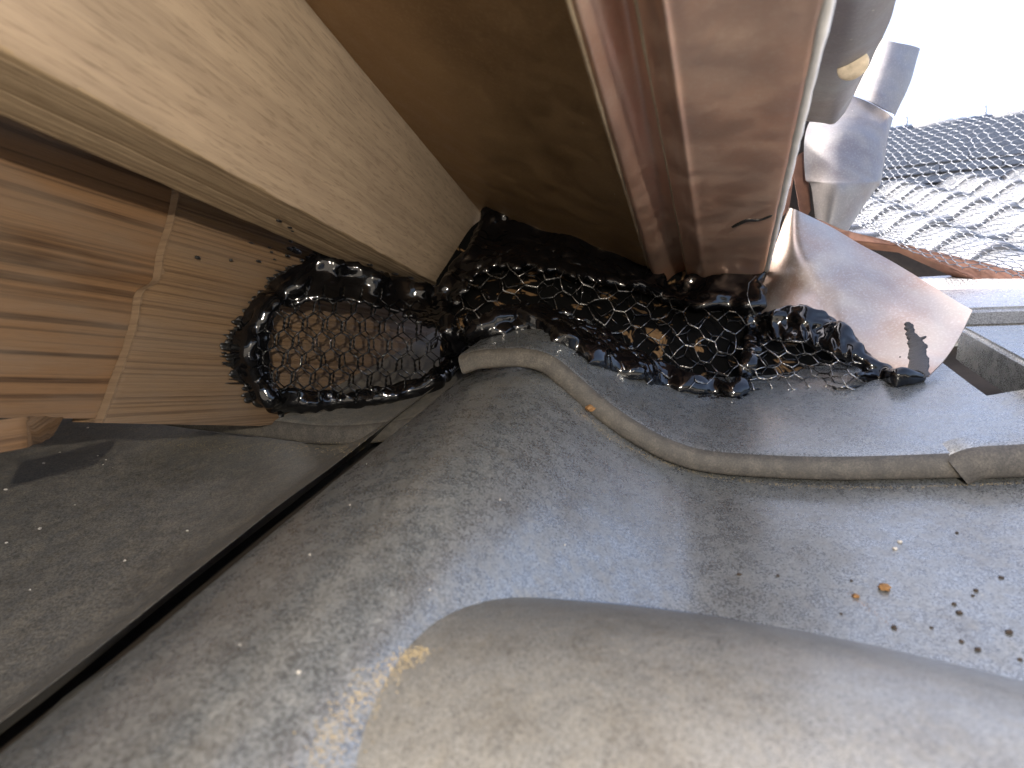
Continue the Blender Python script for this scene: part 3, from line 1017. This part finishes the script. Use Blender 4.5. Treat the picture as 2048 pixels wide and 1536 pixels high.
# small lumps stuck on the wires and edges
for (x0, x1, y0, y1, n, r0, r1) in ((860, 960, 590, 700, 24, 3, 7), (1090, 1300, 690, 755, 16, 2, 5), (560, 860, 770, 800, 16, 2, 6), (930, 1150, 590, 630, 16, 2, 6)):
    for _ in range(n):
        px, py = random.uniform(x0, x1), random.uniform(y0, y1)
        z = zmap(px, py) - random.uniform(0, .006)
        goo.ball(P(px, py, z), random.uniform(r0, r1) * z / F)
# webs drawn between the lumps
for _ in range(40):
    px = random.uniform(890, 1330); y0 = 545 + max(0, px - 1150) * .25 + random.uniform(-6, 8)
    goo.path([(px, y0, 3.2), (px + random.uniform(-8, 8), y0 + 20, 1.8), (px + random.uniform(-10, 10), y0 + random.uniform(28, 52), 2.4)], 3, .2)
for (x, y) in ((850, 640), (870, 660), (830, 650), (880, 690)):
    goo.path([(x, y - 30, 6), (x + 6, y, 4), (x + 3, y + 34, 5)], 4, .2)
goo.path([(1500, 779, 5), (1600, 778, 4), (1700, 775, 5), (1760, 768, 7)], 4, .2)
tar = goo.build('roof_sealant', .0010, M_TAR, 22, .0009, 50)
tag(tar, 'thick wet glossy black tar sealing the gap between tiles and copper', 'sealant')

# ragged brush marks where the tar was dabbed on the boards (parts of the sealant)
sm = Goo()


def wall_smear(px, py, lpx, hpx, ang=0.0):
    c = wall_pt(px, py, .3275)
    z = c.y
    ax = Matrix((WD.normalized(), WN, Vector((0, 0, 1)))).transposed()
    sm.ball(c, (lpx * z / F * 1.25, .0012, hpx * z / F), ax)


edge = catmull([(640, 505), (600, 535), (560, 555), (545, 575), (520, 600), (500, 630), (478, 660), (462, 690), (466, 730), (488, 765), (505, 800)], 90)
for x, y in edge:
    wall_smear(x + random.gauss(6, 10), y + random.uniform(-10, 10), random.expovariate(1 / 8) + 2, random.uniform(.6, 2.6))
for x, y in edge[::2]:
    wall_smear(x + random.uniform(8, 26), y + random.uniform(-9, 9), random.uniform(10, 30), random.uniform(5, 14))
for x, y in edge[::4]:
    wall_smear(x - random.uniform(-4, 14), y + random.uniform(-12, 12), random.uniform(4, 20), random.uniform(1, 6))
    wall_smear(x - random.uniform(0, 10), y + random.uniform(-6, 6), random.uniform(8, 14), random.uniform(4, 8))
for _ in range(12):
    wall_smear(random.gauss(550, 40), random.gauss(520, 22), random.uniform(2, 6), random.uniform(1, 3))
for x, y, l, h in ((592, 502, 14, 6), (580, 498, 8, 4), (395, 515, 5, 4), (462, 520, 3, 3), (575, 512, 6, 3), (510, 770, 16, 4), (500, 790, 18, 5), (505, 780, 12, 4), (495, 798, 8, 3)):
    wall_smear(x, y, l, h)
o = obj('brush_mark', mesh('brush_mark', np.concatenate(sm.V), sm.F), M_TARSTAIN, tar)
o['kind'] = 'stuff'
sm = Goo()
# marks on the beam, the tile and the apron
bn = (E2z - E1z).cross(Bd).normalized()
for x0, y0, l, n in ((882, 575, 70, 16),):
    pass


def beam_pt(px, py):
    d = P(px, py, 1.0); n_ = (E2z - E1z).cross(Bd)
    return d * (n_.dot(E1z) / n_.dot(d))


def beam_low_pt(px, py):
    return P(px, py, E1z.z * F / (768 - py))


for (x, y, r) in ((945, 470, 5), (942, 478, 4), (940, 465, 3), (930, 515, 7), (918, 525, 9), (905, 540, 10), (895, 560, 10), (884, 572, 8), (876, 574, 6), (938, 500, 7), (948, 488, 6), (955, 470, 6), (960, 455, 7)):
    c = beam_pt(x, y); k = c.y / F
    sm.ball(c, (r * k * 1.2, r * k * 1.2, r * k))
for (x, y, r, l) in ((558, 442, 2, 9), (580, 455, 2.5, 8), (585, 462, 2, 5), (760, 545, 3, 16), (790, 548, 3, 12), (820, 556, 4, 14), (845, 566, 5, 14), (865, 572, 5, 10), (740, 530, 2, 10)):
    c = beam_low_pt(x, y); k = c.y / F
    sm.ball(c, (l * k * .6, l * k, .0008))
o = obj('brush_mark', mesh('brush_mark', np.concatenate(sm.V), sm.F), M_TARSTAIN, tar)
o['kind'] = 'stuff'


bpy.context.view_layer.update()
hp, hn = ray_hit(g1, 1706, 132)
if hn.dot(hp) > 0: hn = -hn
vd = -hp.normalized()
hn = (hn * .35 + vd * .65).normalized()
disc = ellipsoid('putty_dab', hp + vd * .012, (.0085, .0085, .0012), M_CREAM, None, nu=24, nv=12, rot=hn.to_track_quat('Z', 'Y').to_matrix(), wob=.0006, wsc=200)
tag(disc, 'round cream putty dab on the grey flashing', 'putty dab')


def smear_on(ob, pts, g, flat=.0007):
    """flattened dabs pressed on a surface, seen at photograph points (px, py, rx)"""
    for (x, y, r) in pts:
        h, n = ray_hit(ob, x, y)
        if h is None: continue
        if n.dot(h) > 0: n = -n
        k = r * h.y / F
        t1 = n.cross(Vector((0, 0, 1))).normalized(); t2 = n.cross(t1)
        ax = Matrix((t1, t2, n)).transposed()
        g.ball(h, (k * 1.1, k * 1.1, flat), ax)


sm = Goo()
dabs = []
for q in catmull([(1818, 652, 7), (1822, 666, 7), (1830, 682, 11), (1836, 702, 14), (1837, 722, 16), (1838, 742, 17), (1842, 756, 12)], 40):
    dabs.append((q[0] + random.gauss(0, 2), q[1], q[2]))
dabs += [(1846, 676, 4), (1850, 674, 3), (1815, 648, 6), (1820, 655, 6), (1800, 714, 2)]
smear_on(apron, dabs, sm, .0008)
o = sm.build('tar_smear', .00045, M_TARSTAIN, 3, .0001, 200)
tag(o, 'thin black tar smear curling up the copper apron', 'tar smear')
sm = Goo()
dabs = []
for q in catmull([(1466, 453, 3), (1480, 446, 6), (1496, 440, 7), (1512, 440, 4.5), (1526, 437, 3.5), (1541, 431, 4)], 40):
    dabs.append((q[0], q[1], q[2]))
smear_on(face, dabs, sm, .0010)
o = sm.build('tar_smear', .0004, M_TARSTAIN, 1, .0001, 300)
tag(o, 'dark gash shaped tar streak on the copper fascia', 'tar smear')
sm = Goo()
dabs = [(1400 + i * 3.2, 790 + random.uniform(-3, 7), random.uniform(2, 5)) for i in range(30)]
dabs += [(1150 + i * 4, 706 + i * 1.1 + random.uniform(-2, 5), random.uniform(2, 4)) for i in range(50)]
smear_on(tu, dabs, sm, .0006)
if sm.V:
    o = obj('brush_mark', mesh('brush_mark', np.concatenate(sm.V), sm.F), M_TAR, tar)
    o['kind'] = 'stuff'


# ================================================================== wire meshes
def hex_edges(cw, ch, side, nx, ny):
    """pointy hexagon net: twisted upright sides and plain slanting sides; yields (twisted, p, q)"""
    out = []
    for j in range(-ny, ny + 1):
        offx = .5 * cw if j % 2 else 0.0
        for i in range(-nx, nx + 1):
            x = i * cw + offx; y = j * ch
            out.append((True, (x, y - side / 2), (x, y + side / 2)))
            for sx in (-.5, .5):
                out.append((False, (x, y + side / 2), (x + sx * cw, y + ch - side / 2)))
    return out


def wire_mesh(name, mapf, keep, cw, ch, side, nx, ny, rad, mat, bend=0.06, twist=True, nseg=5):
    V = []; Fc = []
    def add(pts, r):
        v, f = tube(pts, r, nseg)
        o_ = len(V); V.extend(v); Fc.extend([tuple(i + o_ for i in q) for q in f])
    jit = {}
    def J(p):
        k = (round(p[0] * 100), round(p[1] * 100))
        if k not in jit: jit[k] = (random.gauss(0, bend * cw), random.gauss(0, bend * ch))
        return (p[0] + jit[k][0], p[1] + jit[k][1])
    for tw, a, b in hex_edges(cw, ch, side, nx, ny):
        a = J(a); b = J(b)
        if not keep((a[0] + b[0]) / 2, (a[1] + b[1]) / 2): continue
        if tw and twist:
            for ph in (0, math.pi):
                pts = []
                A = mapf(*a); B = mapf(*b); d = (B - A)
                if d.length < 1e-6: continue
                s = d.normalized().cross(A.normalized())
                s.normalize(); w = s.cross(d.normalized())
                for k in range(9):
                    t = k / 8
                    an = ph + t * 2.5 * math.pi
                    pts.append(A + d * t + (s * math.cos(an) + w * math.sin(an)) * rad * .95)
                add(pts, rad * .95)
        else:
            m = ((a[0] + b[0]) / 2 + random.gauss(0, .03 * cw), (a[1] + b[1]) / 2 + random.gauss(0, .03 * ch))
            add([mapf(*a), mapf(*m), mapf(*b)], rad)
    return obj(name, mesh(name, V, Fc), mat)


def pxmap(cx, cy, rot, dz, zf=zmap):
    c, s = math.cos(rot), math.sin(rot)
    def f(x, y):
        px, py = cx + c * x - s * y, cy + s * x + c * y
        return P(px, py, zf(px, py) + dz)
    return f


def pxkeep(cx, cy, rot, poly):
    c, s = math.cos(rot), math.sin(rot)
    return lambda x, y: in_poly(cx + c * x - s * y, cy + s * x + c * y, poly)


LP = [(505, 640), (560, 590), (640, 565), (740, 575), (850, 600), (920, 620), (910, 720), (840, 775), (700, 800), (560, 800), (505, 740)]
w1 = wire_mesh('wire_mesh', pxmap(700, 690, .05, -.006), pxkeep(700, 690, .05, LP), 38, 35.5, 22, 9, 6, .00060, M_WIRE_TAR, .035)
tag(w1, 'tarred hexagonal wire mesh over the left opening against the boards', 'wire mesh')
w2 = wire_mesh('wire_mesh', pxmap(709, 685, .05, .006), pxkeep(709, 685, .05, LP), 38, 35.5, 22, 9, 6, .00045, M_WIRE_TAR, .035)
tag(w2, 'second tarred wire layer just behind the left hexagonal mesh', 'wire mesh')
CP = [(900, 640), (940, 560), (1000, 525), (1100, 525), (1200, 540), (1300, 575), (1400, 600), (1510, 620), (1505, 700), (1480, 770), (1400, 775), (1300, 755), (1200, 710), (1120, 665), (1060, 635), (980, 640), (920, 700)]
w3 = wire_mesh('wire_mesh', pxmap(1200, 640, 1.75, -.004), pxkeep(1200, 640, 1.75, CP), 43, 37, 21, 14, 14, .00042, M_WIRE, .085)
tag(w3, 'bent hexagonal wire mesh bridging tile and copper in the middle', 'wire mesh')
w4 = wire_mesh('wire_mesh', pxmap(1210, 630, 1.55, .018), pxkeep(1210, 630, 1.55, CP), 42, 37, 21, 14, 14, .0005, M_WIRE_TAR, .10)
tag(w4, 'crumpled tarred wire layer behind the middle mesh', 'wire mesh')
RP = [(1500, 690), (1530, 670), (1600, 665), (1680, 690), (1740, 735), (1770, 760), (1700, 780), (1600, 782), (1500, 775)]
w5 = wire_mesh('wire_mesh', pxmap(1610, 730, 1.9, -.004), pxkeep(1610, 730, 1.9, RP), 26, 34, 20, 10, 10, .00045, M_WIRE, .08)
tag(w5, 'short squashed wire mesh under the right tar tongue', 'wire mesh')
w6 = wire_mesh('wire_mesh', pxmap(1615, 735, 1.6, .010), pxkeep(1615, 735, 1.6, RP), 28, 34, 20, 10, 10, .00045, M_WIRE_TAR, .08)
tag(w6, 'tarred wire layer behind the squashed right mesh', 'wire mesh')
# loose wire end hooked up beside the fascia
V, f = tube([P(1512, 632, .468), P(1500, 610, .466), P(1494, 590, .466), P(1498, 566, .468), P(1512, 552, .472)], .0005, 6)
o = obj('loose_wire', mesh('loose_wire', V, f), M_WIRE)
tag(o, 'thin loose wire end hooked up beside the copper fascia', 'wire')

# bird netting at the right, hanging in front of the far roof
NL = [(1640, 436, .74), (1672, 420, .80), (1690, 385, .90), (1700, 320, 1.00), (1700, 250, 1.16)]
NR = [(2200, 622, .42), (2200, 520, .50), (2200, 430, .60), (2200, 290, .78), (2200, 205, .92)]
NLc = [Vector(q) for q in catmull([P(*q) for q in NL], 60)]
NRc = [Vector(q) for q in catmull([P(*q) for q in NR], 60)]
lenv = sum(((NLc[i + 1] + NRc[i + 1]) / 2 - (NLc[i] + NRc[i]) / 2).length for i in range(59))
lenu = .44


def netmap(x, y):
    u = min(1.0, max(0.0, x / lenu)); v = min(1.0, max(0.0, y / lenv))
    s = v * 59; k = min(58, int(s)); t = s - k
    a = NLc[k] * (1 - t) + NLc[k + 1] * t; b = NRc[k] * (1 - t) + NRc[k + 1] * t
    q = a * (1 - u) + b * u
    return q + Vector((0, 0, .006 * math.sin(u * 9 + v * 5) * (1 - v))) + Vector((0, .012 * noise.noise(Vector((u * 5, v * 6, 1))), 0))


net = wire_mesh('bird_netting', netmap, lambda x, y: 0 <= x <= lenu and 0 <= y <= lenv,   .0205, .0180, .009, 30, 70, .00052, M_WIRE_NET, .05, twist=False, nseg=4)
tag(net, 'fine hexagonal wire netting hanging in front of the background roof', 'netting')

# ================================================================== sand, grit and crumbs
bpy.context.view_layer.update()


def grit(name, path, n, spread, r0, r1, target, mat, label, cat):
    g = Goo()
    v8 = [(1, 0, 0), (-1, 0, 0), (0, 1, 0), (0, -1, 0), (0, 0, 1), (0, 0, -1)]
    f8 = [(0, 2, 4), (2, 1, 4), (1, 3, 4), (3, 0, 4), (2, 0, 5), (1, 2, 5), (3, 1, 5), (0, 3, 5)]
    pts = catmull(path, 200)
    V = []; Fc = []
    for _ in range(n):
        q = pts[random.randrange(200)]
        px = q[0] + random.gauss(0, spread * (q[2] if len(q) > 2 else 1)); py = q[1] + random.gauss(0, spread * .6 * (q[2] if len(q) > 2 else 1))
        best = None
        for tg in target:
            h, nn = ray_hit(tg, px, py)
            if h is not None and (best is None or h.length < best.length): best = h
        if best is None: continue
        r = random.uniform(r0, r1) ** 1.0
        o_ = len(V)
        rot = Matrix.Rotation(random.uniform(0, 6), 3, Vector((random.random(), random.random(), random.random() + .01)).normalized())
        for a in v8: V.append(best + rot @ (Vector(a) * r * random.uniform(.6, 1.3)))
        Fc += [tuple(i + o_ for i in t_) for t_ in f8]
    o = obj(name, mesh(name, V, Fc), mat, smooth=False)
    tag(o, label, cat, kind='stuff')
    return o


grit('sand', [(640, 1536, 1.6), (690, 1440, 1.5), (740, 1370, 1.2), (800, 1325, 1.0), (850, 1300, .5)], 900, 17, .00012, .00035, [hump, tl], M_SAND,
     'yellow sand caught along the crease of the foreground tile hump', 'sand')
grit('sand', [(300, 880, 1), (420, 892, 1), (560, 898, 1), (700, 896, 1), (800, 892, .8), (850, 880, .6)], 1400, 13, .0001, .0004, [tl2, tl3], M_SAND,
     'pale sand strewn along the tile below the boards', 'sand')
grit('sand', [(1150, 818, .6), (1250, 890, .6), (1400, 948, .6), (1600, 972, .5), (1800, 974, .4), (2040, 966, .3)], 900, 7, .0001, .0003, [tl], M_SAND,
     'yellow sand along the rounded front edge of the upper tile', 'sand')


def crumb(px, py, r, mat, label, tg=None, group=None):
    h, n = ray_hit(tg or tl, px, py)
    if h is None: return
    k = r * h.y / F
    bm = bmesh.new(); bmesh.ops.create_icosphere(bm, subdivisions=2, radius=1)
    sd = random.uniform(0, 50)
    for v in bm.verts:
        c = v.co.copy()
        v.co = Vector((c.x * k * 1.1, c.y * k, c.z * k * .7)) * (1 + .55 * noise.noise(c * 1.6 + Vector((sd, 0, 0)))) + h + UPN * k * .45
    me = bpy.data.meshes.new('dirt_crumb'); bm.to_mesh(me); bm.free()
    o = obj('dirt_crumb', me, mat, smooth=False)
    tag(o, label, 'crumb', group)


crumb(1768, 1178, 10, M_CRUMB2, 'largest orange brown crumb on the tile at right')
crumb(1712, 1194, 6, M_CRUMB2, 'flat orange crumb left of the largest crumb')
crumb(1180, 820, 9, M_CRUMB2, 'orange crumb lodged against the upper tile edge', tu)
for (x, y) in ((1800, 1085), (1790, 1098)):
    crumb(x, y, 4, M_PALE, 'tiny pale grain on the tile at right', group='pale grains on the tile')
for (x, y, r) in ((1914, 1066, 3), (2002, 1156, 4), (1952, 1182, 4), (1945, 1192, 3), (1908, 1209, 4), (1918, 1226, 5), (1788, 1256, 5), (1863, 1256, 3), (2018, 1266, 6), (1923, 1284, 4), (1955, 1300, 5),
                  (1703, 1162, 2.5), (1682, 1228, 2.5), (1478, 1150, 4), (2040, 1320, 4), (1556, 1152, 3)):
    crumb(x, y, r, M_CRUMB, 'small dark dirt crumb scattered on the tile at right', group='dark crumbs on the tile')

grit('dust', [(1700, 1186, .6), (1722, 1204, .8), (1750, 1228, 1), (1800, 1264, .5)], 130, 6, .00008, .00022, [tl], M_CRUMB2,
     'faint orange dust streak beside the largest crumb', 'dust')
for (x, y, r) in ((88, 927, 4), (12, 980, 5), (80, 1058, 5), (13, 1086, 4), (206, 930, 2.5), (375, 1062, 4), (250, 1122, 4), (196, 912, 2.5), (212, 920, 2.5), (176, 856, 3), (120, 905, 2.5), (400, 1240, 3), (150, 1010, 2.5), (60, 1180, 3)):
    crumb(x, y, r * .6, M_PALE, 'tiny pale fleck on the dark left tile', tl2, 'pale flecks on the left tile')
for (x, y, r) in ((598, 1345, 6), (540, 1050, 4), (620, 1110, 3), (700, 1010, 2.5), (480, 1290, 3), (1000, 1000, 2.5), (1130, 1090, 2.5), (860, 1180, 3)):
    crumb(x, y, r * .6, M_PALE, 'small pale fleck on the ridge of the middle tile', tl, 'pale flecks on the middle tile')
